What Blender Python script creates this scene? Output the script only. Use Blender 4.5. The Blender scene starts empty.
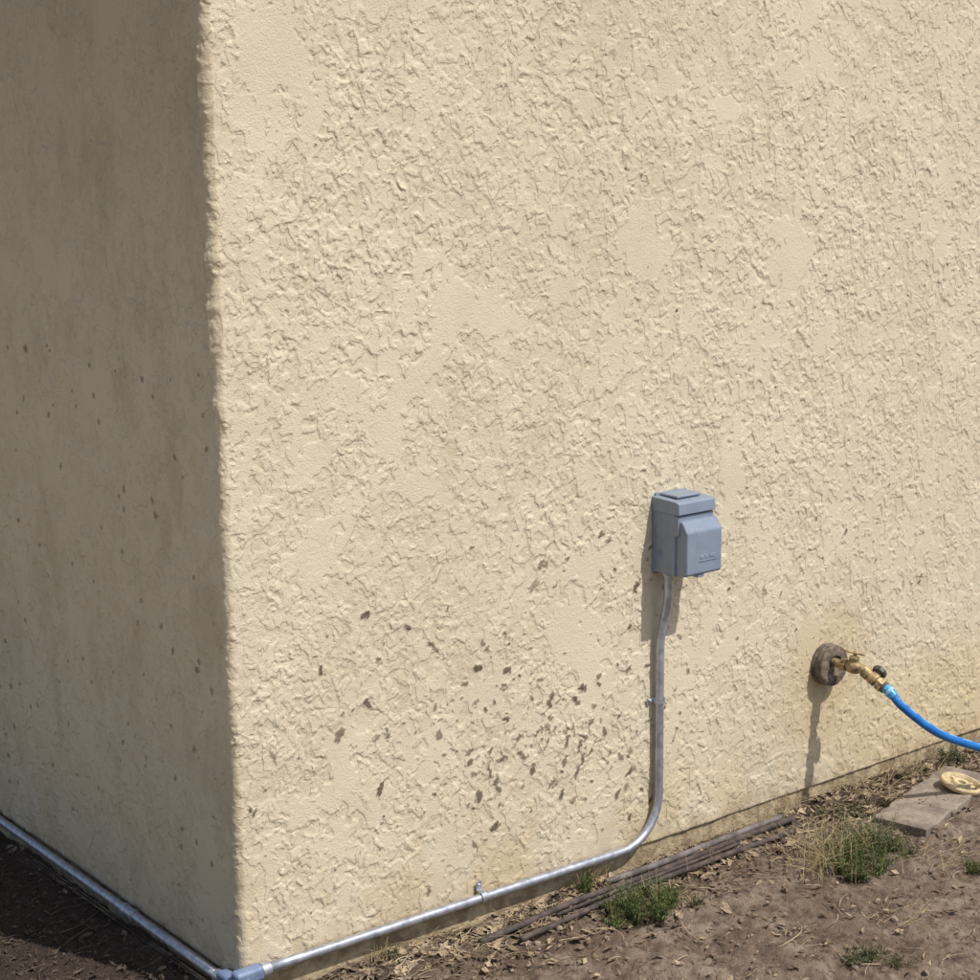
import bpy, bmesh, math, random
import numpy as np
from mathutils import Vector, Matrix, Quaternion, noise
random.seed(7); np.random.seed(7)
C=bpy.context; D=bpy.data
scene=C.scene

# ------------------------------------------------------------ numpy noise
_rng=np.random.RandomState(3)
_perm=_rng.permutation(256); _perm=np.concatenate([_perm,_perm,_perm]).astype(np.int32)
_g=_rng.normal(size=(256,3)); _g/=np.linalg.norm(_g,axis=1)[:,None]; _g=_g.astype(np.float32)
def perlin(P,seed=0):
    P=P.astype(np.float32)+np.float32(seed*17.37+100)
    I=np.floor(P).astype(np.int32); f=P-I; I&=255
    u=f*f*f*(f*(f*6-15)+10)
    def c(dx,dy,dz):
        h=_perm[_perm[_perm[(I[:,0]+dx)&255]+((I[:,1]+dy)&255)]+((I[:,2]+dz)&255)]&255
        g=_g[h]; return g[:,0]*(f[:,0]-dx)+g[:,1]*(f[:,1]-dy)+g[:,2]*(f[:,2]-dz)
    def lp(a,b,t): return a+(b-a)*t
    x0=lp(lp(c(0,0,0),c(1,0,0),u[:,0]),lp(c(0,1,0),c(1,1,0),u[:,0]),u[:,1])
    x1=lp(lp(c(0,0,1),c(1,0,1),u[:,0]),lp(c(0,1,1),c(1,1,1),u[:,0]),u[:,1])
    return lp(x0,x1,u[:,2])*1.5
def fbm(P,scale,octv=3,rough=.5,seed=0):
    s=0;a=1;t=0;k=scale
    for o in range(octv):
        s=s+a*perlin(P*k,seed+o*3); t+=a; a*=rough; k*=2.03
    return s/t
def sst(v,a,b):
    t=np.clip((v-a)/(b-a),0,1); return t*t*(3-2*t)

# ------------------------------------------------------------ helpers
def link(o,parent=None):
    scene.collection.objects.link(o)
    if parent: o.parent=parent
    return o
def empty(name,loc=(0,0,0)):
    e=D.objects.new(name,None); e.location=loc; e.empty_display_size=.05
    return link(e)
def mesh_obj(name,verts,faces,mat,smooth=True,parent=None):
    me=D.meshes.new(name); me.from_pydata([tuple(v) for v in verts],[],faces); me.update()
    if smooth: me.polygons.foreach_set('use_smooth',[True]*len(me.polygons))
    me.materials.append(mat)
    return link(D.objects.new(name,me),parent)
def np_mesh(name,V,F,mat,smooth=True,parent=None,col=None,extra=None):
    me=D.meshes.new(name)
    V=np.asarray(V,dtype=np.float32); F=np.asarray(F,dtype=np.int32)
    k=F.shape[1]
    me.vertices.add(len(V)); me.vertices.foreach_set('co',V.ravel())
    me.loops.add(F.size); me.loops.foreach_set('vertex_index',F.ravel())
    me.polygons.add(len(F)); me.polygons.foreach_set('loop_start',np.arange(0,F.size,k,dtype=np.int32))
    me.polygons.foreach_set('use_smooth',np.full(len(F),smooth))
    me.update(calc_edges=True)
    for nm,cc in (('tone',col),('relief',extra)):
        if cc is None: continue
        a=me.attributes.new(nm,'FLOAT_COLOR','POINT')
        c=np.ones((len(V),4),dtype=np.float32); c[:,:3]=cc; a.data.foreach_set('color',c.ravel())
    me.materials.append(mat)
    return link(D.objects.new(name,me),parent)
def grid_faces(nr,nc,flip=False):
    i=np.arange(nr-1)[:,None]*nc+np.arange(nc-1)[None,:]
    i=i.ravel()
    f=np.stack([i,i+1,i+nc+1,i+nc],1)
    return f[:,::-1] if flip else f
def bm_obj(name,bm,mat,parent=None,smooth=True,bevel=0,seg=2):
    me=D.meshes.new(name); bm.to_mesh(me); bm.free()
    if smooth: me.polygons.foreach_set('use_smooth',[True]*len(me.polygons))
    me.materials.append(mat)
    o=link(D.objects.new(name,me),parent)
    if bevel:
        m=o.modifiers.new('b','BEVEL'); m.width=bevel; m.segments=seg; m.limit_method='ANGLE'; m.angle_limit=math.radians(30)
        m.harden_normals=False
        w=o.modifiers.new('w','WEIGHTED_NORMAL')
    return o
def box(name,x0,x1,y0,y1,z0,z1,mat,parent=None,bevel=.003,seg=3):
    bm=bmesh.new(); bmesh.ops.create_cube(bm,size=1)
    for v in bm.verts:
        v.co=Vector(((x0+x1)/2+v.co.x*(x1-x0),(y0+y1)/2+v.co.y*(y1-y0),(z0+z1)/2+v.co.z*(z1-z0)))
    return bm_obj(name,bm,mat,parent,bevel=bevel,seg=seg)
def prism(name,prof,x0,x1,mat,parent=None,bevel=.003,seg=3):
    bm=bmesh.new()
    a=[bm.verts.new((x0,y,z)) for y,z in prof]; b=[bm.verts.new((x1,y,z)) for y,z in prof]
    n=len(prof); bm.faces.new(a); bm.faces.new(b[::-1])
    for i in range(n): bm.faces.new([a[i],b[i],b[(i+1)%n],a[(i+1)%n]])
    bmesh.ops.recalc_face_normals(bm,faces=bm.faces)
    return bm_obj(name,bm,mat,parent,bevel=bevel,seg=seg)
def lathe(name,origin,axis,prof,mat,parent=None,n=32,smooth=True,facet=None):
    ax=Vector(axis).normalized(); u=ax.orthogonal().normalized(); w=ax.cross(u)
    if facet: n=facet
    V=[];F=[]
    for d,r in prof:
        for k in range(n):
            t=2*math.pi*k/n
            V.append(Vector(origin)+ax*d+(u*math.cos(t)+w*math.sin(t))*r)
    for i in range(len(prof)-1):
        for k in range(n):
            F.append((i*n+k,i*n+(k+1)%n,(i+1)*n+(k+1)%n,(i+1)*n+k))
    F.append(tuple(range(n))[::-1]); F.append(tuple(range((len(prof)-1)*n,len(prof)*n)))
    bm=bmesh.new(); vs=[bm.verts.new(v) for v in V]
    for f in F:
        bm.faces.new([vs[i] for i in f])
    bmesh.ops.recalc_face_normals(bm,faces=bm.faces)
    o=bm_obj(name,bm,mat,parent,smooth=smooth and not facet)
    if smooth and not facet:
        m=o.modifiers.new('b','BEVEL'); m.width=.0006; m.segments=2; m.limit_method='ANGLE'; m.angle_limit=math.radians(35)
        o.modifiers.new('w','WEIGHTED_NORMAL')
    return o
def smooth_path(pts,sub=10):
    P=[Vector(p) for p in pts]; P=[P[0]*2-P[1]]+P+[P[-1]*2-P[-2]]
    out=[]
    for i in range(1,len(P)-2):
        for k in range(sub):
            t=k/sub; a,b,c,d=P[i-1],P[i],P[i+1],P[i+2]
            out.append(.5*((2*b)+(c-a)*t+(2*a-5*b+4*c-d)*t*t+(3*b-a-3*c+d)*t**3))
    out.append(P[-2]); return out
def tube(name,path,r,mat,parent=None,n=16,rfun=None):
    V=[];F=[]; up=Vector((0.31,0.2,1)).normalized(); L=len(path); prev=None
    for i,p in enumerate(path):
        t=(path[min(i+1,L-1)]-path[max(i-1,0)]).normalized()
        if prev is None: u=(up-t*up.dot(t)).normalized()
        else: u=(prev-t*prev.dot(t)).normalized()
        prev=u; w=t.cross(u); rr=r if not rfun else rfun(i/(L-1))
        for k in range(n):
            a=2*math.pi*k/n; V.append(p+(u*math.cos(a)+w*math.sin(a))*rr)
    for i in range(L-1):
        for k in range(n): F.append((i*n+k,i*n+(k+1)%n,(i+1)*n+(k+1)%n,(i+1)*n+k))
    F.append(tuple(range(n))[::-1]); F.append(tuple(range((L-1)*n,L*n)))
    return mesh_obj(name,V,F,mat,True,parent)

# ------------------------------------------------------------ node helper
class N:
    def __init__(s,name):
        s.m=D.materials.new(name); s.m.use_nodes=True; s.t=s.m.node_tree; s.t.nodes.clear()
        s.out=s.n('ShaderNodeOutputMaterial'); s.b=s.n('ShaderNodeBsdfPrincipled')
        s.t.links.new(s.b.outputs[0],s.out.inputs[0])
        s.tc=s.n('ShaderNodeTexCoord'); s.P=s.tc.outputs['Object']
    def n(s,t,**k):
        x=s.t.nodes.new(t)
        for a,b in k.items(): setattr(x,a,b)
        return x
    def l(s,a,b):
        if isinstance(a,bpy.types.NodeSocket): s.t.links.new(a,b)
        else: b.default_value=a
    def math(s,op,a,b=0,c=0,clamp=False):
        x=s.n('ShaderNodeMath',operation=op,use_clamp=clamp); s.l(a,x.inputs[0]); s.l(b,x.inputs[1]); s.l(c,x.inputs[2]); return x.outputs[0]
    def add(s,a,b): return s.math('ADD',a,b)
    def mul(s,a,b): return s.math('MULTIPLY',a,b)
    def noise(s,scale,detail=2,rough=.5,v=None):
        x=s.n('ShaderNodeTexNoise'); s.l(v if v is not None else s.P,x.inputs['Vector']); x.inputs['Scale'].default_value=scale
        x.inputs['Detail'].default_value=detail; x.inputs['Roughness'].default_value=rough
        return x.outputs['Fac']
    def ss(s,v,a,b,c=0,d=1):
        x=s.n('ShaderNodeMapRange',interpolation_type='SMOOTHSTEP'); s.l(v,x.inputs[0])
        for i,q in enumerate((a,b,c,d)): x.inputs[i+1].default_value=q
        return x.outputs[0]
    def mix(s,f,a,b,mode='MIX'):
        x=s.n('ShaderNodeMix',data_type='RGBA',blend_type=mode); s.l(f,x.inputs[0])
        for q,i in ((a,6),(b,7)):
            if isinstance(q,tuple): q=(*q,1) if len(q)==3 else q
            s.l(q,x.inputs[i])
        return x.outputs[2]
    def color(s,c):
        if isinstance(c,tuple): c=(*c,1)
        s.l(c,s.b.inputs['Base Color']); return s
    def set(s,**k):
        for a,b in k.items(): s.l(b,s.b.inputs[a.replace('_',' ')])
        return s
    def bump(s,h,dist=.002,strength=1):
        x=s.n('ShaderNodeBump'); x.inputs['Distance'].default_value=dist; x.inputs['Strength'].default_value=strength
        s.l(h,x.inputs['Height']); s.t.links.new(x.outputs[0],s.b.inputs['Normal'])
    def attr(s,name):
        x=s.n('ShaderNodeAttribute'); x.attribute_name=name; return x.outputs['Color']
    def sep(s,v=None):
        x=s.n('ShaderNodeSeparateXYZ'); s.l(s.P if v is None else v,x.inputs[0]); return x.outputs

# ------------------------------------------------------------ materials
s=N('stucco_paint'); g=s.noise(250,2,.7)
r1,r2,r3=s.sep(s.attr('relief'))
e1=s.ss(r1,-.04,.07); e2=s.ss(r2,-.04,.10); e3=s.ss(r3,-.05,.18)
hh=s.add(s.add(s.mul(e1,.0011),s.mul(e2,.0011)),s.add(s.mul(e3,.0008),s.mul(g,.0020)))
s.color(s.mix(s.ss(g,.35,.7,0,.10),s.attr('tone'),(.74,.67,.52))).set(Roughness=.93,Specular_IOR_Level=.15); s.bump(hh,1.0); M_stucco=s.m
s=N('stucco_plain'); s.color(s.mix(s.noise(6,3),(.60,.52,.36),(.55,.47,.32))).set(Roughness=.93); s.bump(s.noise(40,4,.6),.006); M_plain=s.m
s=N('painted_footing'); s.color(s.mix(s.ss(s.noise(14,4,.7),.35,.65),(.50,.41,.26),(.25,.185,.115))).set(Roughness=.95,Specular_IOR_Level=.1); s.bump(s.noise(90,4,.7),.006); M_found=s.m
s=N('dry_soil'); g=s.noise(230,3,.75)
s.color(s.mix(s.ss(g,.54,.72,0,.45),s.mix(s.ss(g,.5,.3,0,.5),s.attr('tone'),(.04,.028,.02)),(.36,.30,.24))).set(Roughness=.97,Specular_IOR_Level=.08); s.bump(g,.006); M_soil=s.m
def mat_simple(name,c1,c2,scale=20,rough=.6,metal=0,bump=0,bs=80,shadex=False,spec=.5):
    s=N(name)
    c=s.mix(s.ss(s.noise(scale,3,.65),.35,.65),c1,c2)
    if shadex:
        x=s.sep()[0]; c=s.mix(s.ss(x,-.08,.02,.75,0),c,(.045,.032,.026))  # shade left of the corner, put into the base colour
    s.color(c).set(Roughness=rough,Metallic=metal,Specular_IOR_Level=spec)
    if bump: s.bump(s.noise(bs,4,.7),bump)
    return s.m
s=N('galvanised_steel')
s.color(s.mix(s.ss(s.noise(60,3,.6),.35,.7),(.50,.52,.57),(.33,.35,.40))).set(Metallic=.68,Roughness=s.ss(s.noise(25,3),.3,.7,.28,.44)); M_galv=s.m
def mat_boxpaint(name,c1,c2,r=.42):
    s=N(name)
    c=s.mix(s.ss(s.noise(18,4,.6),.35,.7),c1,c2)
    c=s.mix(s.ss(s.noise(55,4,.7),.5,.75,0,.28),c,(.38,.36,.31))
    s.color(c).set(Roughness=r,Specular_IOR_Level=.4); s.bump(s.noise(500,2),.0002); return s.m
M_box=mat_boxpaint('gray_enamel',(.205,.250,.32),(.18,.22,.285))
M_boxd=mat_boxpaint('gray_enamel_mark',(.15,.19,.25),(.13,.17,.23))
M_cast=mat_boxpaint('cast_fitting',(.17,.23,.35),(.12,.165,.27),.38)
s=N('weathered_brass')
s.color(s.mix(s.ss(s.noise(60,4,.7),.4,.65),(.50,.37,.19),(.20,.155,.10))).set(Metallic=.6,Roughness=.5); s.bump(s.noise(180,3),.0008); M_brass=s.m
M_collar=mat_simple('old_rubber_collar',(.085,.065,.05),(.23,.18,.13),45,.85,0,.003)
M_iron=mat_simple('rusty_pipe_iron',(.038,.028,.025),(.10,.072,.06),30,.8,.1,.002)
M_greypipe=mat_simple('aged_grey_pipe',(.17,.15,.14),(.08,.065,.06),22,.8,0,.001)
M_dark=mat_simple('black_knob_plastic',(.03,.032,.035),(.07,.068,.06),40,.5)
M_hose=mat_simple('blue_hose_rubber',(.006,.12,.40),(.012,.17,.50),40,.38)
M_hoseL=mat_simple('pale_hose_stripe',(.35,.55,.75),(.25,.45,.68),90,.4)
M_sleeve=mat_simple('hose_sleeve',(.03,.26,.50),(.08,.36,.60),60,.3)
M_slab=mat_simple('weathered_paver',(.27,.225,.175),(.155,.125,.10),16,.92,0,.004,70)
M_cap=mat_simple('yellowed_plastic_cap',(.60,.50,.29),(.38,.29,.16),30,.6,0,.001)
M_peb=mat_simple('soil_clods',(.13,.095,.070),(.28,.225,.17),7,.95,shadex=True,spec=.1)
M_leaf=mat_simple('dead_leaf',(.10,.068,.045),(.38,.295,.195),14,.8,shadex=True,spec=.2)
M_twig=mat_simple('dry_twig',(.10,.07,.05),(.44,.35,.235),11,.85,shadex=True,spec=.2)
M_straw=mat_simple('straw',(.46,.37,.20),(.33,.25,.13),25,.75)
M_green=mat_simple('weed_green',(.070,.105,.032),(.165,.195,.068),35,.6,spec=.3)
M_grey_green=mat_simple('dusty_weed',(.10,.11,.055),(.19,.18,.10),35,.7,spec=.3)
M_roof=mat_simple('roof_shingle',(.12,.09,.07),(.2,.16,.13),20,.9,0,.004)
M_fascia=mat_simple('fascia_paint',(.36,.27,.18),(.32,.24,.16),10,.6)
M_conc=mat_simple('broom_finished_concrete',(.46,.385,.28),(.38,.315,.23),3,.9,0,.003,160)

# ------------------------------------------------------------ house
def spacing(a,b,step): return list(np.arange(a,b,step))
house=empty('stucco_house')
R=.015; ST=.0030
ZS=sorted(set([0.]+spacing(ST,2.24,ST)+[2.26,2.30,2.4,2.5,2.65,2.8,3.0,3.2]))
prof=[]
left=[6,5,4,3,2.5,2.1,1.8,1.6,1.5]+spacing(R,1.45,.0048)[::-1]
for y in left: prof.append((0,y,-1,0,-y))
for k in range(1,9):
    a=math.pi/2*k/9
    prof.append((R-R*math.cos(a),R-R*math.sin(a),-math.cos(a),-math.sin(a),0))
for x in spacing(R,2.70,ST)+[2.72,2.8,2.86,2.95,3.1,3.4,3.8,4.5,5.5,6.5]:
    prof.append((x,0,0,-1,x))
P=np.array(prof); nc=len(P); nz=len(ZS); Z=np.array(ZS)
X=np.tile(P[:,0],(nz,1)).ravel(); Y=np.tile(P[:,1],(nz,1)).ravel(); NX=np.tile(P[:,2],(nz,1)).ravel(); NY=np.tile(P[:,3],(nz,1)).ravel()
S=np.tile(P[:,4],(nz,1)).ravel(); ZZ=np.repeat(Z,nc)
Q=np.stack([X,Y,ZZ*.80],1).astype(np.float32)
wq=np.stack([fbm(Q,24,2,.65,5),fbm(Q,24,2,.65,6),fbm(Q,24,2,.65,7)],1)*.021
W=Q+wq
big=fbm(Q,2.1,2,.5,11); mid=fbm(Q,5.5,2,.5,12); lo_=fbm(Q+3.3,4.2,3,.6,14)
sub=slice(None,None,7)
qn=lambda v,p: float(np.quantile(v[sub],p))
n4=fbm(Q+5.5,4.6,4,.65,41); flat=sst(n4,qn(n4,.84),qn(n4,.97))
def dist(v,q): return (v-qn(v,q))/float(np.std(v[sub]))
lowc=sst(-ZZ,-1.0,-.3)*.22
d1=dist(fbm(W,17,3,.60,1)+big*.22+mid*.10,.44)
d1=np.where(d1<0,d1+flat*1.4,d1+flat*.6)
d2=dist(fbm(W+3.1,33,3,.60,21)-mid*.15+lo_*.25,.745)-flat*2.4-lowc
d3=dist(fbm(W+7.7,72,2,.5,31)-mid*.35-lo_*.2,.83)-flat*2.4-lowc
d5=dist(fbm(W+2.2,26,3,.6,35),.92)-flat*2.0
d1=np.minimum(d1,.5-d5*1.0)
p1=sst(d1,-.06,.10); p2=sst(d2,-.06,.13); p3=sst(d3,-.06,.26)
rn=np.abs(fbm(W+1.9,13,2,.5,51)); rm=fbm(Q+9,6,1,.5,52); ridge=(1-sst(rn,.0,.016))*sst(rm,qn(rm,.80),qn(rm,.9))*(1-flat)
sandn=fbm(Q,125,2,.75,61)
h=.0013*p1+.0011*p2+.0007*p3+.0010*ridge
h=h*(0.80+.40*sst(big,-.3,.3))
h+=.0013*sandn*(1-.55*np.maximum(p1,flat))+.0040*fbm(Q,2.8,2,.5,71)+.0010*fbm(Q,9,2,.5,73)
cw=np.exp(-(np.minimum(np.abs(S),1)/.028)**2)
zb=np.stack([np.zeros_like(Z),np.zeros_like(Z)+3.3,Z],1).astype(np.float32)
b=.0030*fbm(zb,2.3,2,.6,81)+.0026*fbm(zb,11,3,.8,82)
ridgeL=.012*sst(fbm(zb,3.1,3,.65,84),-.02,.28)*sst(Z,1.0,1.3)+.003*sst(fbm(zb,9,3,.7,85),-.05,.3)
h+=cw*np.repeat(b,nc)
h+=np.where(S<=0,np.exp(-((np.abs(S)-.010)/.012)**2),cw*.25)*np.repeat(ridgeL,nc)
lean=.005*(ZZ/2.1)*np.exp(-np.maximum(S,0)/.22)
# --- flecks of dried mud
H2=np.zeros((nz,nc),np.float32)
xr=P[:,0]; right0=len(left)+8
cents=[]
for k in range(330):
    r_=random.random()
    if r_<.27: cx,cz=random.gauss(.86,.20),abs(random.gauss(.27,.09))+.04
    elif r_<.50: cx,cz=random.gauss(.72,.30),random.gauss(.50,.13)
    else: cx,cz=random.uniform(.03,2.3),.06+.80*random.random()
    cents.append((cx,cz,(.0030+.0092*random.random()**1.9)*(1 if r_<.50 else .72)))
for k in range(60): cents.append((random.uniform(.1,2.6),random.uniform(.5,2.0),random.uniform(.0018,.0042)))
fn=fbm(W,70,3,.6,91).reshape(nz,nc)
for cx,cz,cr in cents:
    i0=np.searchsorted(Z,cz-3*cr); i1=np.searchsorted(Z,cz+3*cr)
    j0=right0+np.searchsorted(xr[right0:],cx-3*cr); j1=right0+np.searchsorted(xr[right0:],cx+3*cr)
    if i1<=i0 or j1<=j0: continue
    xx,zz=np.meshgrid(xr[j0:j1],Z[i0:i1]); asp=random.uniform(.65,1.5); sh=random.uniform(-.7,.7)
    d=np.sqrt(((xx-cx+sh*(zz-cz))*asp)**2+((zz-cz)/asp)**2)/cr-2.0*fn[i0:i1,j0:j1]
    H2[i0:i1,j0:j1]=np.maximum(H2[i0:i1,j0:j1],(1-sst(d,.80,1.05))*random.uniform(.6,1))
for k in range(120):
    cy,cz,cr=random.uniform(.05,1.3),random.uniform(.05,1.3),random.uniform(.003,.008)
    ys_=-P[:,4]; j=np.where(np.abs(ys_[:len(left)]-cy)<3*cr)[0]; i0=np.searchsorted(Z,cz-3*cr); i1=np.searchsorted(Z,cz+3*cr)
    if len(j)<1 or i1<=i0: continue
    j0,j1=j[0],j[-1]+1
    xx,zz=np.meshgrid(ys_[j0:j1],Z[i0:i1]); d=np.sqrt((xx-cy)**2+(zz-cz)**2)/cr-1.4*fn[i0:i1,j0:j1]
    H2[i0:i1,j0:j1]=np.maximum(H2[i0:i1,j0:j1],(1-sst(d,.75,1.2))*.65)
fle=H2.ravel(); h+=fle*.0022
# --- colour
def mixc(c,f,k): return c+(np.array(k,dtype=np.float32)-c)*np.asarray(f)[:,None]
col=np.tile(np.array([.600,.525,.388],np.float32),(len(X),1))
col=mixc(col,sst(fbm(Q,1.5,3,.6,101),-.25,.3)*.6,(.560,.487,.352))
col=mixc(col,sst(fbm(Q,9,3,.6,102),-.1,.35)*.45,(.635,.562,.42))
grime=(1-p1)*(1-flat)
col=mixc(col,grime*.08,(.40,.31,.19))
col=mixc(col,grime*sst(fbm(W,48,2,.6,103),.0,.35)*.20,(.34,.26,.15))
m5=fbm(Q,5,4,.65,104); m11=fbm(Q,13,3,.7,105)
col=mixc(col,sst(-ZZ,-.36,-.02)*sst(m5,-.15,.25)*.42,(.46,.345,.17))
col=mixc(col,sst(-ZZ,-.09,.03)*sst(m11,-.3,.2)*.70,(.29,.20,.12))
dd=np.sqrt(((X-1.86)*2.3)**2+((ZZ-.30)*2.6)**2)+.35*m5
col=mixc(col,(1-sst(dd,.1,.8))*np.where(S>.5,1,0)*.42,(.45,.32,.14))
dd=np.sqrt(((X-2.5)*1.2)**2+((ZZ-.12)*3.2)**2)+.35*m5
col=mixc(col,(1-sst(dd,.2,.9))*np.where(S>.5,1,0)*.40,(.49,.36,.155))
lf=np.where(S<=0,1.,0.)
col=mixc(col,lf*.35,(.54,.43,.27))  # same paint; tinted warmer to stand in for warm fill in shade
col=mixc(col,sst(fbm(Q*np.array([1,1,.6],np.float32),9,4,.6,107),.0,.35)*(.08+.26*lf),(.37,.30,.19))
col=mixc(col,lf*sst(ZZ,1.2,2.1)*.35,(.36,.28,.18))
col=mixc(col,fle*.95,(.085,.058,.036))
V=np.stack([X+NX*h-lean,Y+NY*h,ZZ],1)
rel=np.stack([d1,d2,d3],1).astype(np.float32); rel=np.clip(rel,-1,1)
ins=[]; row0=V[:nc]; c0=col[:nc]; rl0=rel[:nc]
for inset in (.03,.012,.004):
    r_=row0.copy(); r_[:,0]-=P[:,2]*inset; r_[:,1]-=P[:,3]*inset; r_[:,2]=-.004; ins.append(r_)
r_=row0.copy(); r_[:,0]-=P[:,2]*.001; r_[:,1]-=P[:,3]*.001; r_[:,2]=-.003; ins.append(r_)
V=np.concatenate(ins+[V],0); col=np.concatenate([c0*.8]*4+[col],0); rel=np.concatenate([rl0]*4+[rel],0)
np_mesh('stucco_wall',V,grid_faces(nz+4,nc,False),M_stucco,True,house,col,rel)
o_=.005
fv=[]
for (x,y) in [(o_,6.0),(o_,o_),(6.5,o_)]: fv+= [(x,y,-.5),(x,y,-.002)]
mesh_obj('footing',fv,[(0,2,3,1),(2,4,5,3)],M_found,False,house)
mesh_obj('rear_wall',[(6.5,0,-.5),(6.5,6,-.5),(6.5,6,3.2),(6.5,0,3.2),(0,6,-.5),(0,6,3.2)],[(0,1,2,3),(4,5,2,1)],M_plain,False,house)
box('fascia_front',-.30,6.8,-.30,-.27,3.14,3.34,M_fascia,house,.004)
box('fascia_side',-.30,-.27,-.268,6.3,3.14,3.34,M_fascia,house,.004)
box('soffit',-.268,6.78,-.268,6.28,3.202,3.225,M_fascia,house,.001)
mesh_obj('roof',[(-.36,-.36,3.345),(6.86,-.36,3.345),(6.86,6.36,3.345),(-.36,6.36,3.345),(3.25,3,4.4)],[(0,1,4),(1,2,4),(2,3,4),(3,0,4)],M_roof,False,house)

# driveway added out of view to bounce light onto the shaded side wall
bounce=empty('bounce_slab')
for k in range(4):
    y0=-7+k*4.0
    box('bounce_slab_panel_%d'%k,-7.5,-.66,y0,y0+3.985,-.16,-.035,M_conc,bounce,.008,2)

# ------------------------------------------------------------ ground
def gz(x,y):
    z=-.064
    z+=.014*noise.noise(Vector((x*1.7,y*1.7,3)))+.010*noise.noise(Vector((x*6,y*6,1)))+.005*noise.noise(Vector((x*17,y*17,5)))
    if -.4<y<.2 and x>-.1:
        z+=.010*math.exp(-((y+.06)/.07)**2)*(0.6+.8*noise.noise(Vector((x*4,1,9))))
    z+=.030*math.exp(-((x-2.10)/.42)**2-((y+.26)/.22)**2)
    z-= .010*max(0,min(1,(-x)/.3))
    return z
GS=.0065
xs=[-80,-40,-20,-10,-6,-4,-3,-2.2,-1.7,-1.3]+spacing(-.8,2.75,GS)+[2.8,2.9,3.05,3.3,3.6,4,5,7,10,20,40,80]
ys=[-80,-40,-20,-10,-6,-4,-3,-2.4,-1.9,-1.6,-1.4]+spacing(-1.15,.03,GS)+spacing(.03,1.45,.011)+[1.55,1.7,2,2.6,3.5,5,8,12,20,40,80]
GV=np.empty((len(ys)*len(xs),3)); i=0
for y in ys:
    for x in xs:
        GV[i]=(x,y,-.085 if (x>.1 and y>.12) else gz(x,y)); i+=1
G=GV.astype(np.float32)*np.array([1,1,0],np.float32); GC=np.clip(G,-6,6)
l1=fbm(GC,20,4,.62,201); l2=fbm(GC,60,3,.7,202)
GV[:,2]+=.007*sst(l1,-.05,.22)+.0055*l2+.003
GV[:,2]-=.03*sst(-G[:,0],.62,.72)
c=np.tile(np.array([.180,.132,.098],np.float32),(len(GV),1))
c=mixc(c,sst(fbm(GC,2.6,4,.6,203),-.2,.25),(.235,.180,.137))
c=mixc(c,sst(fbm(GC,9,4,.7,204),.0,.3)*.7,(.305,.245,.190))
c=mixc(c,sst(-l1,-.02,.25)*.55,(.075,.053,.041))
c=mixc(c,sst(fbm(GC,42,3,.7,205),.02,.28)*.60,(.065,.045,.035))
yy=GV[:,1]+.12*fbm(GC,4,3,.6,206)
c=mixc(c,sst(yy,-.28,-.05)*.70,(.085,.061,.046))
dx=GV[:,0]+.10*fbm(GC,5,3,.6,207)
c=mixc(c,sst(-dx,-.03,.06)*.82,(.042,.031,.026))  # ground shade beside the side wall, painted into the soil tone
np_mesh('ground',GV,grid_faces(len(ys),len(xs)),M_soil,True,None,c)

def rnd_ground():
    while True:
        x=random.uniform(-.62,2.8); y=random.uniform(-1.15,1.2)
        if x>0 and y>-.004: continue
        return x,y
ico=bmesh.new(); bmesh.ops.create_icosphere(ico,subdivisions=1,radius=1)
IV=np.array([v.co[:] for v in ico.verts]); IF=np.array([[v.index for v in f.verts] for f in ico.faces]); ico.free()
def clods(name,n,smin,smax,near=0):
    VV=[];FF=[]
    for k in range(n):
        x,y=rnd_ground()
        if near and random.random()<near and x>0: y=-abs(random.gauss(0.01,.07))-.004
        s=smin+(smax-smin)*random.random()**4.5
        q=Matrix.Rotation(random.uniform(0,6.28),3,'Z')@Matrix.Rotation(random.uniform(0,6.28),3,'X')
        v=IV*(1+np.random.uniform(-.28,.28,(len(IV),1)))*np.array([1,random.uniform(.6,1),random.uniform(.45,.8)])*s
        v=v@np.array(q).T+np.array([x,y,gz(x,y)+.007+s*.05])
        VV.append(v); FF.append(IF+len(IV)*k)
    return np_mesh(name,np.concatenate(VV),np.concatenate(FF),M_peb,False)
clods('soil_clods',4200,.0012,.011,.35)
def leaves(name,n):
    VV=[];FF=[]
    for k in range(n):
        x,y=rnd_ground(); near=random.random()<.6 and x>0
        if near: y=-abs(random.gauss(.02,.12))-.006
        l=.003+(.019 if near else .013)*random.random()**2; w=l*random.uniform(.2,.55)
        pts=np.array([(-l,0,0),(0,-w,.002),(l,0,random.uniform(0,.005)),(0,w,.002),(0,0,-.001)])
        q=Matrix.Rotation(random.uniform(0,6.28),3,'Z')@Matrix.Rotation(random.uniform(-.6,.6),3,'X')@Matrix.Rotation(random.uniform(-.5,.5),3,'Y')
        v=pts@np.array(q).T+np.array([x,y,gz(x,y)+.012])
        VV.append(v); b=5*k
        FF+= [(b,b+1,b+4),(b+1,b+2,b+4),(b+2,b+3,b+4),(b+3,b,b+4)]
    return np_mesh(name,np.concatenate(VV),np.array(FF),M_leaf,False)
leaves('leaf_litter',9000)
def sticks(name,specs,mat,n=5):
    VV=[];FF=[];b=0
    for path,r0,r1 in specs:
        L=len(path)
        for i,p in enumerate(path):
            t=(path[min(i+1,L-1)]-path[max(i-1,0)]).normalized(); u=t.orthogonal().normalized(); w=t.cross(u); r=r0+(r1-r0)*i/(L-1)
            for k in range(n):
                a=6.2832*k/n; VV.append(p+(u*math.cos(a)+w*math.sin(a))*r)
        for i in range(L-1):
            for k in range(n): FF.append((b+i*n+k,b+i*n+(k+1)%n,b+(i+1)*n+(k+1)%n,b+(i+1)*n+k))
        b+=L*n
    return np_mesh(name,np.array([v[:] for v in VV]),np.array(FF),mat,True)
sp=[]
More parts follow.
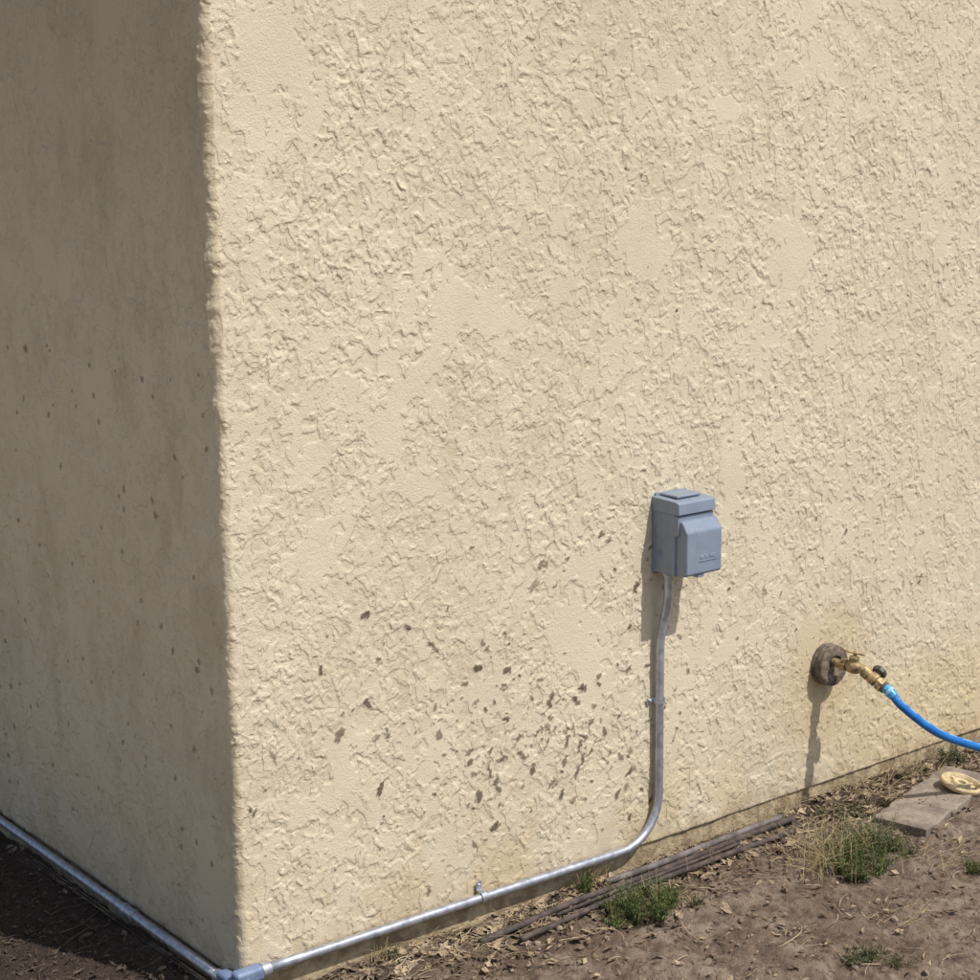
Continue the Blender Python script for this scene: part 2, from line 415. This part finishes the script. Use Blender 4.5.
for k in range(2200):
    x,y=rnd_ground()
    if random.random()<.6 and x>0: y=-abs(random.gauss(.03,.13))-.02
    a=random.gauss(0,.7) if random.random()<.5 else random.uniform(0,6.28); L=.012+.08*random.random()**2; r=random.uniform(.0005,.0016)
    if k%90==0: L=.16; r=.0018
    pts=[];bend=random.uniform(-1,1)
    for j in range(6):
        t=j/5; aa=a+bend*t*.7; xx=x+math.cos(aa)*L*t; yy=y+math.sin(aa)*L*t
        if xx>-.02: yy=min(yy,-.01)
        pts.append(Vector((xx,yy,gz(xx,yy)+.012+.004*math.sin(t*3))))
    sp.append((pts,r,r*.5))
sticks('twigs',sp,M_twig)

def lay(pts,dz):
    P_=smooth_path([(a,b,0) for a,b in pts],14); zz=[gz(p.x,p.y)+.012+dz for p in P_]
    n=len(zz); sm=[sum(zz[max(0,i-6):i+7])/len(zz[max(0,i-6):i+7]) for i in range(n)]
    return [Vector((p.x,p.y,z)) for p,z in zip(P_,sm)]
gp=empty('old_irrigation_pipes',(0,0,0))
tube('pipe_1',lay([(.560,-.102),(.85,-.090),(1.2,-.084),(1.66,-.070)],.009),.0082,M_iron,gp,10)
tube('pipe_2',lay([(.640,-.152),(.80,-.144),(.95,-.124),(1.3,-.118),(1.60,-.128)],.008),.0070,M_iron,gp,10)
tube('pipe_3',lay([(1.00,-.045),(1.3,-.052),(1.64,-.040)],.009),.0085,M_greypipe,gp,10)
tube('pipe_4',lay([(.78,-.116),(1.1,-.102),(1.42,-.098)],.010),.0045,M_iron,gp,8)

# ------------------------------------------------------------ conduit
cond=empty('metal_conduit')
r=.0108; yw=-.020
CX=1.204; ZC=.010; ZE=.024
def seg(a,b,n=6): return [Vector(a).lerp(Vector(b),i/n) for i in range(n)]
HX,HY=1.212,-.038
pts=seg((HX,HY,.716),(HX,HY,.665),3)
pts+=smooth_path([(HX,HY,.665),(HX-.0005,HY+.002,.63),(CX+.002,yw-.004,.56),(CX,yw,.52)],6)
br=.125
pts+=seg((CX,yw,.50),(CX,yw,ZC+br),8)
for k in range(0,17):
    a=math.pi/2*k/16
    pts.append(Vector((CX-br+br*math.cos(a),yw,ZC+br-br*math.sin(a))))
pts+=seg((CX-br-.02,yw,ZC),(.035,yw,ZE),10)+[Vector((.035,yw,ZE))]
tube('riser_and_run',pts,r,M_galv,cond,20)
tube('side_run',seg((-.022,.045,-.004),(-.022,5.9,0.0),12)+[Vector((-.022,5.9,0.0))],r,M_galv,cond,20)
def coupling(nm,o,ax,L=.04,rr=.0145):
    lathe(nm,o,ax,[(-L/2,.011),(-L/2,rr),(-L/2+.010,rr),(-L/2+.011,rr-.0012),(L/2-.011,rr-.0012),(L/2-.010,rr),(L/2,rr),(L/2,.011)],M_galv,cond,24)
coupling('coupling_side',(-.022,.478,-.0037),(0,1,0),.050)
coupling('coupling_side_2',(-.022,3.4,-.0017),(0,1,0),.050)
for dy in(-.012,.012):
    lathe('set_screw',(-.024,.478+dy,.009),(-.3,0,1),[(-.003,.004),(.005,.004),(.0055,.003)],M_galv,cond,10)
def strap(nm,c,along,off,tab=.034):
    al=Vector(along); of=Vector(off); n=Vector((0,-1,0)); pr=[]
    for k in range(13):
        a=math.pi*k/12; pr.append(of*(-math.cos(a))*.0130+n*(math.sin(a)*.0130))
    pr.append(of*.0130-n*.012); pr.append(of*tab-n*.012)
    pr.insert(0,-of*.0130-n*.012)
    bm=bmesh.new(); A=[];B=[]
    for p in pr:
        A.append(bm.verts.new(Vector(c)+p-al*.007)); B.append(bm.verts.new(Vector(c)+p+al*.007))
    for i in range(len(pr)-1): bm.faces.new([A[i],A[i+1],B[i+1],B[i]])
    o=bm_obj(nm,bm,M_galv,cond,smooth=False); m=o.modifiers.new('s','SOLIDIFY'); m.thickness=.0018; m.offset=0
    lathe(nm+'_screw',Vector(c)+of*(tab-.009)-n*.012,n,[(0,.0050),(.004,.0050),(.0055,.003)],M_galv,cond,12)
strap('strap_riser',(CX,yw,.378),(0,0,1),(-1,0,0),.032)
strap('strap_run',(.632,yw,.0172),(1,0,0),(0,0,1))
box('elbow_body_front',-.034,.036,-.036,-.004,.006,.038,M_cast,cond,.009,4)
box('elbow_body_side',-.038,-.006,-.032,.052,-.024,.018,M_cast,cond,.009,4)
box('elbow_cover',-.034,.012,-.0400,-.0365,.006,.035,M_cast,cond,.0015,2)
lathe('elbow_nut_front',(.032,yw,ZE-.001),(1,0,0),[(0,.0125),(0,.0160),(.020,.0160),(.022,.013),(.024,.0115)],M_galv,cond,24)
lathe('elbow_nut_side',(-.022,.048,-.004),(0,1,0),[(0,.0125),(0,.0160),(.020,.0160),(.022,.013),(.024,.0115)],M_galv,cond,24)
lathe('cover_screw',(-.011,-.0400,.0205),(0,-1,0),[(0,.004),(.002,.004),(.003,.002)],M_galv,cond,12)

# ------------------------------------------------------------ electrical box
eb=empty('electrical_outlet_box')
X0,X1=1.187,1.313; Z0,Z1=.708,.898
prism('case',[(.004,Z0),(-.082,Z0),(-.082,Z1-.03),(.004,Z1-.03)],X0+.003,X1-.003,M_box,eb,.004)
prism('hood',[(.004,Z1),(-.085,Z1-.004),(-.097,Z1-.008),(-.099,Z1-.036),(-.090,Z1-.037),(.004,Z1-.037)],X0,X1,M_box,eb,.0025)
box('hood_rib',X0+.022,X1-.022,-.070,-.010,Z1-.001,Z1+.006,M_box,eb,.003)
box('back_flange',X0+.01,X1-.01,-.008,.004,Z0-.006,Z1+.006,M_box,eb,.001)
prism('lid',[(-.080,Z0+.004),(-.112,Z0+.002),(-.119,Z0+.008),(-.119,Z0+.112),(-.102,Z0+.138),(-.080,Z0+.140)],X0+.008,X1+.003,M_box,eb,.008,4)
prism('lid_upper_step',[(-.078,Z0+.10),(-.093,Z0+.10),(-.093,Z1-.039),(-.078,Z1-.039)],X0+.003,X1-.001,M_box,eb,.003,3)
lathe('knockout',(X0+.0032,-.030,Z0+.052),(-1,0,0),[(-.002,.013),(.0008,.013),(.0008,.0108),(-.0002,.0106)],M_box,eb,28)
lathe('knockout_centre',(X0+.003,-.030,Z0+.052),(-1,0,0),[(0,.009),(.0008,.0088)],M_boxd,eb,24)
lathe('hub_nut',(HX,HY,.710),(0,0,-1),[(-.004,.017),(.004,.0175),(.007,.016),(.008,.0135),(.020,.0135),(.022,.0115)],M_galv,eb,24)
for k,(a,b_) in enumerate([(.052,.064),(.068,.082),(.086,.104)]):
    box('lid_mark_%d'%k,X0+a,X0+b_,-.1202,-.1185,Z0+.044,Z0+.052,M_box,eb,.0007,2)
box('lid_mark_bar',X0+.046,X0+.112,-.1200,-.1185,Z0+.036,Z0+.039,M_boxd,eb,.0006,2)
box('lid_latch',X0+.050,X0+.074,-.114,-.094,Z0-.004,Z0+.004,M_box,eb,.002)

# ------------------------------------------------------------ hose tap
tap=empty('hose_tap')
TX,TZ=1.850,.345
lathe('wall_collar',(TX,.006,TZ),(0,-1,0),[(0,.056),(.018,.058),(.020,.053),(.026,.052),(.028,.057),(.044,.056),(.047,.050),(.047,.030),(.040,.028)],M_collar,tap,40)
lathe('clamp_band',(TX,-.016,TZ),(0,-1,0),[(0,.0542),(0,.0565),(.006,.0565),(.006,.0542)],M_greypipe,tap,40)
ax=Vector((.12,-1,-.02))
o=Vector((TX-.004,-.035,TZ+.012))
lathe('supply_pipe',o,ax,[(0,.0115),(.035,.0115)],M_brass,tap,20)
lathe('pipe_hex',o+ax*.030,ax,[(0,.018),(.016,.018)],M_brass,tap,facet=6)
lathe('valve_body',o+ax*.045,ax,[(0,.012),(.006,.017),(.020,.019),(.034,.017),(.042,.012),(.05,.012)],M_brass,tap,24)
st=o+ax*.064
lathe('stem',st,(.05,-.1,1),[(0,.012),(.018,.011),(.020,.014),(.028,.014),(.03,.006),(.046,.005)],M_brass,tap,16)
lp=st+Vector((.002,-.005,.040))
hb=box('lever_handle',-.026,.030,-.006,.006,-.003,.003,M_brass,tap,.002); hb.location=lp; hb.rotation_euler=(.1,-.2,2.3)
ax2=Vector((.10,-.80,-.42)).normalized()
o2=o+ax*.090
lathe('spout',o2-ax2*.004,ax2,[(0,.0125),(.012,.013),(.013,.017),(.03,.017),(.031,.014),(.036,.014)],M_brass,tap,20)
lathe('shutoff_body',o2+ax2*.030,ax2,[(0,.014),(.004,.018),(.022,.018),(.026,.013),(.034,.013)],M_brass,tap,20)
kn=o2+ax2*.044; ka=Vector((.80,.1,.40)).normalized()
lathe('shutoff_stem',kn,ka,[(0,.008),(.024,.007)],M_brass,tap,12)
lathe('shutoff_knob',kn+ka*.020,ka,[(0,.012),(.002,.020),(.014,.021),(.018,.016),(.019,.004)],M_dark,tap,10)
lathe('swivel_nut',o2+ax2*.060,ax2,[(0,.012),(0,.0185),(.016,.0185),(.018,.012)],M_brass,tap,facet=8)

# ------------------------------------------------------------ hose
hose=empty('garden_hose')
s0=o2+ax2*.074
hp=[s0,s0+ax2*.03,Vector((1.885,-.245,.272)),Vector((1.965,-.30,.197)),Vector((2.10,-.335,.135)),Vector((2.28,-.38,.065)),Vector((2.50,-.47,-.005)),Vector((2.80,-.60,-.034)),Vector((3.2,-.66,-.040)),Vector((3.7,-.5,-.042))]
path=smooth_path(hp,14)
tube('hose_line',path,.0116,M_hose,hose,18)
tube('hose_sleeve',path[:20],.0136,M_sleeve,hose,18)
lathe('ferrule',s0-ax2*.004,ax2,[(0,.0125),(0,.0164),(.014,.0164),(.015,.0125)],M_greypipe,hose,20)
lathe('ferrule_2',s0+ax2*.022,ax2,[(0,.0125),(0,.0156),(.008,.0156),(.009,.0125)],M_hoseL,hose,20)
V=[];F=[]
for i in range(22,len(path)-1):
    if i%5>2: continue
    p=path[i];q=path[i+1]; t=(q-p).normalized(); side=t.cross(Vector((0,0,1))).normalized(); up=side.cross(t).normalized()
    d1_=(up*.85-side*-.5).normalized()
    w=t.cross(d1_)*.0012; b=len(V)
    V+=[p+d1_*.0120-w,p+d1_*.0120+w,q+d1_*.0120+w,q+d1_*.0120-w]; F.append((b,b+1,b+2,b+3))
mesh_obj('hose_print',V,F,M_hoseL,False,hose)

# ------------------------------------------------------------ paver and cap
slab=empty('concrete_paver')
bm=bmesh.new()
q=[(1.800,-.228),(2.262,-.108),(2.30,-.262),(1.830,-.378)]
NS=18; ring=[]
for a in range(4):
    p0=Vector(q[a]);p1_=Vector(q[(a+1)%4])
    for k in range(NS):
        p=p0.lerp(p1_,k/NS); j=.006*noise.noise(Vector((p.x*30,p.y*30,2)))+.003*noise.noise(Vector((p.x*90,p.y*90,2)))
        ring.append((p.x+j,p.y-j))
tz=lambda x,y:-.019+.003*noise.noise(Vector((x*12,y*12,0)))+.010*((x-2.05)*.2)
T=[bm.verts.new((x,y,tz(x,y))) for x,y in ring]; B=[bm.verts.new((x,y,-.09)) for x,y in ring]
T0=[bm.verts.new((x+(x-2.05)*-.02,y+(y+.24)*-.05,tz(x,y)+.003)) for x,y in ring]
c_=bm.verts.new((2.05,-.24,-.016))
for i in range(len(ring)):
    j=(i+1)%len(ring); bm.faces.new([T0[i],T0[j],c_]); bm.faces.new([T[i],T[j],T0[j],T0[i]]); bm.faces.new([T[i],B[i],B[j],T[j]])
bmesh.ops.recalc_face_normals(bm,faces=bm.faces)
bm_obj('paver_body',bm,M_slab,slab,smooth=False)
cap=empty('cleanout_cap')
ca=Vector((.10,-.22,1)).normalized(); co=Vector((2.145,-.250,-.012))
lathe('cap_ring',co,ca,[(0,.050),(.004,.058),(.012,.059),(.016,.056),(.017,.050),(.010,.045),(.004,.043),(.004,.028),(.011,.026),(.016,.022),(.015,.012),(.004,.010)],M_cap,cap,36)
lathe('cap_hole',co+ca*.004,ca,[(0,.0095),(.0015,.0094)],M_dark,cap,16)
for k in range(4):
    a=k*math.pi/2+.5; u=ca.orthogonal().normalized(); w=ca.cross(u)
    d=u*math.cos(a)+w*math.sin(a)
    lathe('cap_lug_%d'%k,co+ca*.004+d*.036,ca,[(0,.006),(.006,.0055),(.007,.003)],M_cap,cap,12)

# ------------------------------------------------------------ weeds
def weed(x,y,rad,hgt,n,mat,straw=.12,name='weed_plant'):
    VV=[];FF=[];SV=[];SF=[]
    base=Vector((x,y,gz(x,y)+.006))
    subs=[(random.gauss(0,rad*.36),random.gauss(0,rad*.24)) for _ in range(max(1,n//24))]
    hs=[random.uniform(.55,1.25) for _ in subs]
    for k in range(n):
        a=random.uniform(0,6.283); sp=random.random()**.6; si=random.randrange(len(subs)); sx,sy=subs[si]
        L=random.uniform(.4,1.15)*hs[si]; out=Vector((math.cos(a),math.sin(a),0)); R2=rad*.55
        p=base+Vector((sx,sy,0))+out*random.random()*.01; p.z=gz(p.x,p.y)+.004
        dead=random.random()<straw
        tv,tf=(SV,SF) if dead else (VV,FF)
        steps=9; pts=[]
        for j in range(steps+1):
            t=j/steps
            w=Vector((random.uniform(-1,1),random.uniform(-1,1),random.uniform(-1,1)))*.0018
            q=p+out*R2*sp*L*(t**1.3)+Vector((0,0,hgt*L*(1-.40*sp)*(t-.30*sp*t*t)))+w
            if q.x>0 and q.y>-.012: q.y=-.012
            pts.append(q)
        wd=random.uniform(.0005,.0010); side=out.cross(Vector((0,0,1)))
        for j in range(steps):
            b=len(tv); w0=side*wd*(1-j/steps*.7)
            tv+=[pts[j]-w0,pts[j]+w0,pts[j+1]+w0,pts[j+1]-w0]; tf.append((b,b+1,b+2,b+3))
        if not dead:
            for j in range(2,steps+1):
                for m in range(4):
                    d=Vector((random.gauss(0,1),random.gauss(0,1),random.gauss(.4,.6))).normalized()
                    l=random.uniform(.004,.012)*(1.2-.5*j/steps); s2=d.cross(Vector((random.random(),random.random(),random.random()))).normalized()*l*.14
                    c=pts[j].lerp(pts[j-1],random.random()); b=len(tv)
                    tv+=[c,c+d*l*.5+s2,c+d*l,c+d*l*.5-s2]; tf.append((b,b+1,b+2,b+3))
    e=empty(name)
    if VV: mesh_obj('foliage',VV,FF,mat,False,e)
    if SV: mesh_obj('dry_stems',SV,SF,M_straw,False,e)
    return e
weed(1.575,-.36,.155,.135,430,M_green,.22)
weed(1.69,-.40,.10,.07,90,M_grey_green,.4)
weed(.965,-.20,.125,.115,360,M_green,.22)
weed(1.08,-.22,.08,.05,70,M_grey_green,.5)
weed(.90,-.055,.055,.070,60,M_green,.3)
weed(.36,-.045,.05,.055,45,M_grey_green,.45)
weed(1.19,-.70,.10,.040,100,M_grey_green,.4)
weed(1.735,-.60,.07,.06,80,M_green,.2)
weed(1.80,-.12,.12,.035,110,M_grey_green,.6)
weed(2.36,-.08,.11,.075,160,M_grey_green,.4)
weed(2.15,-.06,.07,.05,60,M_grey_green,.6)
def straw(name,x,y,rad,hgt,n,lean=(0,0)):
    specs=[]
    for k in range(n):
        a=random.uniform(0,6.283); q=Vector((x+random.gauss(0,rad*.3),min(y+random.gauss(0,rad*.3),-.012),0)); q.z=gz(q.x,q.y)
        L=random.uniform(.5,1.1); s=random.random(); pts=[]
        for j in range(7):
            t=j/6; p=q+Vector((math.cos(a)*rad*s*t*t+lean[0]*t*t,math.sin(a)*rad*s*t*t+lean[1]*t*t,hgt*L*(t-.35*s*t*t)))
            if p.x>0 and p.y>-.012: p.y=-.012
            pts.append(p)
        specs.append((pts,.0008,.0004))
    sticks(name,specs,M_straw,3)
straw('dry_grass',1.48,-.32,.14,.14,110)
straw('dry_grass',1.66,-.03,.05,.12,12)
straw('dry_grass',1.58,-.03,.05,.13,10)
straw('dry_grass',1.35,-.03,.20,.05,30)
straw('dry_grass',.985,-.03,.05,.07,30)
straw('dry_grass',.55,-.04,.25,.04,40)
straw('dry_grass',.33,-.03,.05,.06,25)
straw('dry_grass',2.0,-.72,.10,.03,30)
straw('dry_grass',1.40,-.62,.10,.02,24,(.05,0))
straw('dry_grass',2.2,-.05,.12,.08,40)
straw('dry_grass',1.75,-.48,.14,.03,30,(.05,0))
straw('dry_grass',1.95,-.06,.25,.05,60)

# ------------------------------------------------------------ light / world
sd=Vector((.18,-.529,.832)).normalized()
w=D.worlds.new('World'); scene.world=w; w.use_nodes=True
nt=w.node_tree; bg=nt.nodes['Background']; sky=nt.nodes.new('ShaderNodeTexSky'); sky.sky_type='NISHITA'; sky.sun_disc=False
sky.sun_elevation=math.asin(sd.z); sky.sun_rotation=math.atan2(sd.x,sd.y); sky.air_density=1.0; sky.dust_density=2.5
nt.links.new(sky.outputs[0],bg.inputs[0]); bg.inputs[1].default_value=.125
L=D.lights.new('sun','SUN'); L.energy=4.3; L.angle=math.radians(.55); L.color=(1,.965,.915)
lo=link(D.objects.new('sun',L)); lo.rotation_euler=sd.to_track_quat('Z','Y').to_euler(); lo.location=(2,-4,6)

# ------------------------------------------------------------ camera
cd=D.cameras.new('camera'); cam=link(D.objects.new('camera',cd)); cd.sensor_width=36; cd.lens=36*1714/980; cd.clip_start=.05; cd.clip_end=500
p=math.radians(10.77); az=math.atan2(.7826,.6225)-.0015
F=Vector((math.cos(az)*math.cos(p),math.sin(az)*math.cos(p),-math.sin(p)))
cam.location=(-1.69,-2.975,1.70)
cam.rotation_euler=(F.to_track_quat('-Z','Y')@Quaternion((0,0,1),-.010)).to_euler()
scene.camera=cam
scene.view_settings.view_transform='Standard'; scene.view_settings.look='None'; scene.view_settings.exposure=0
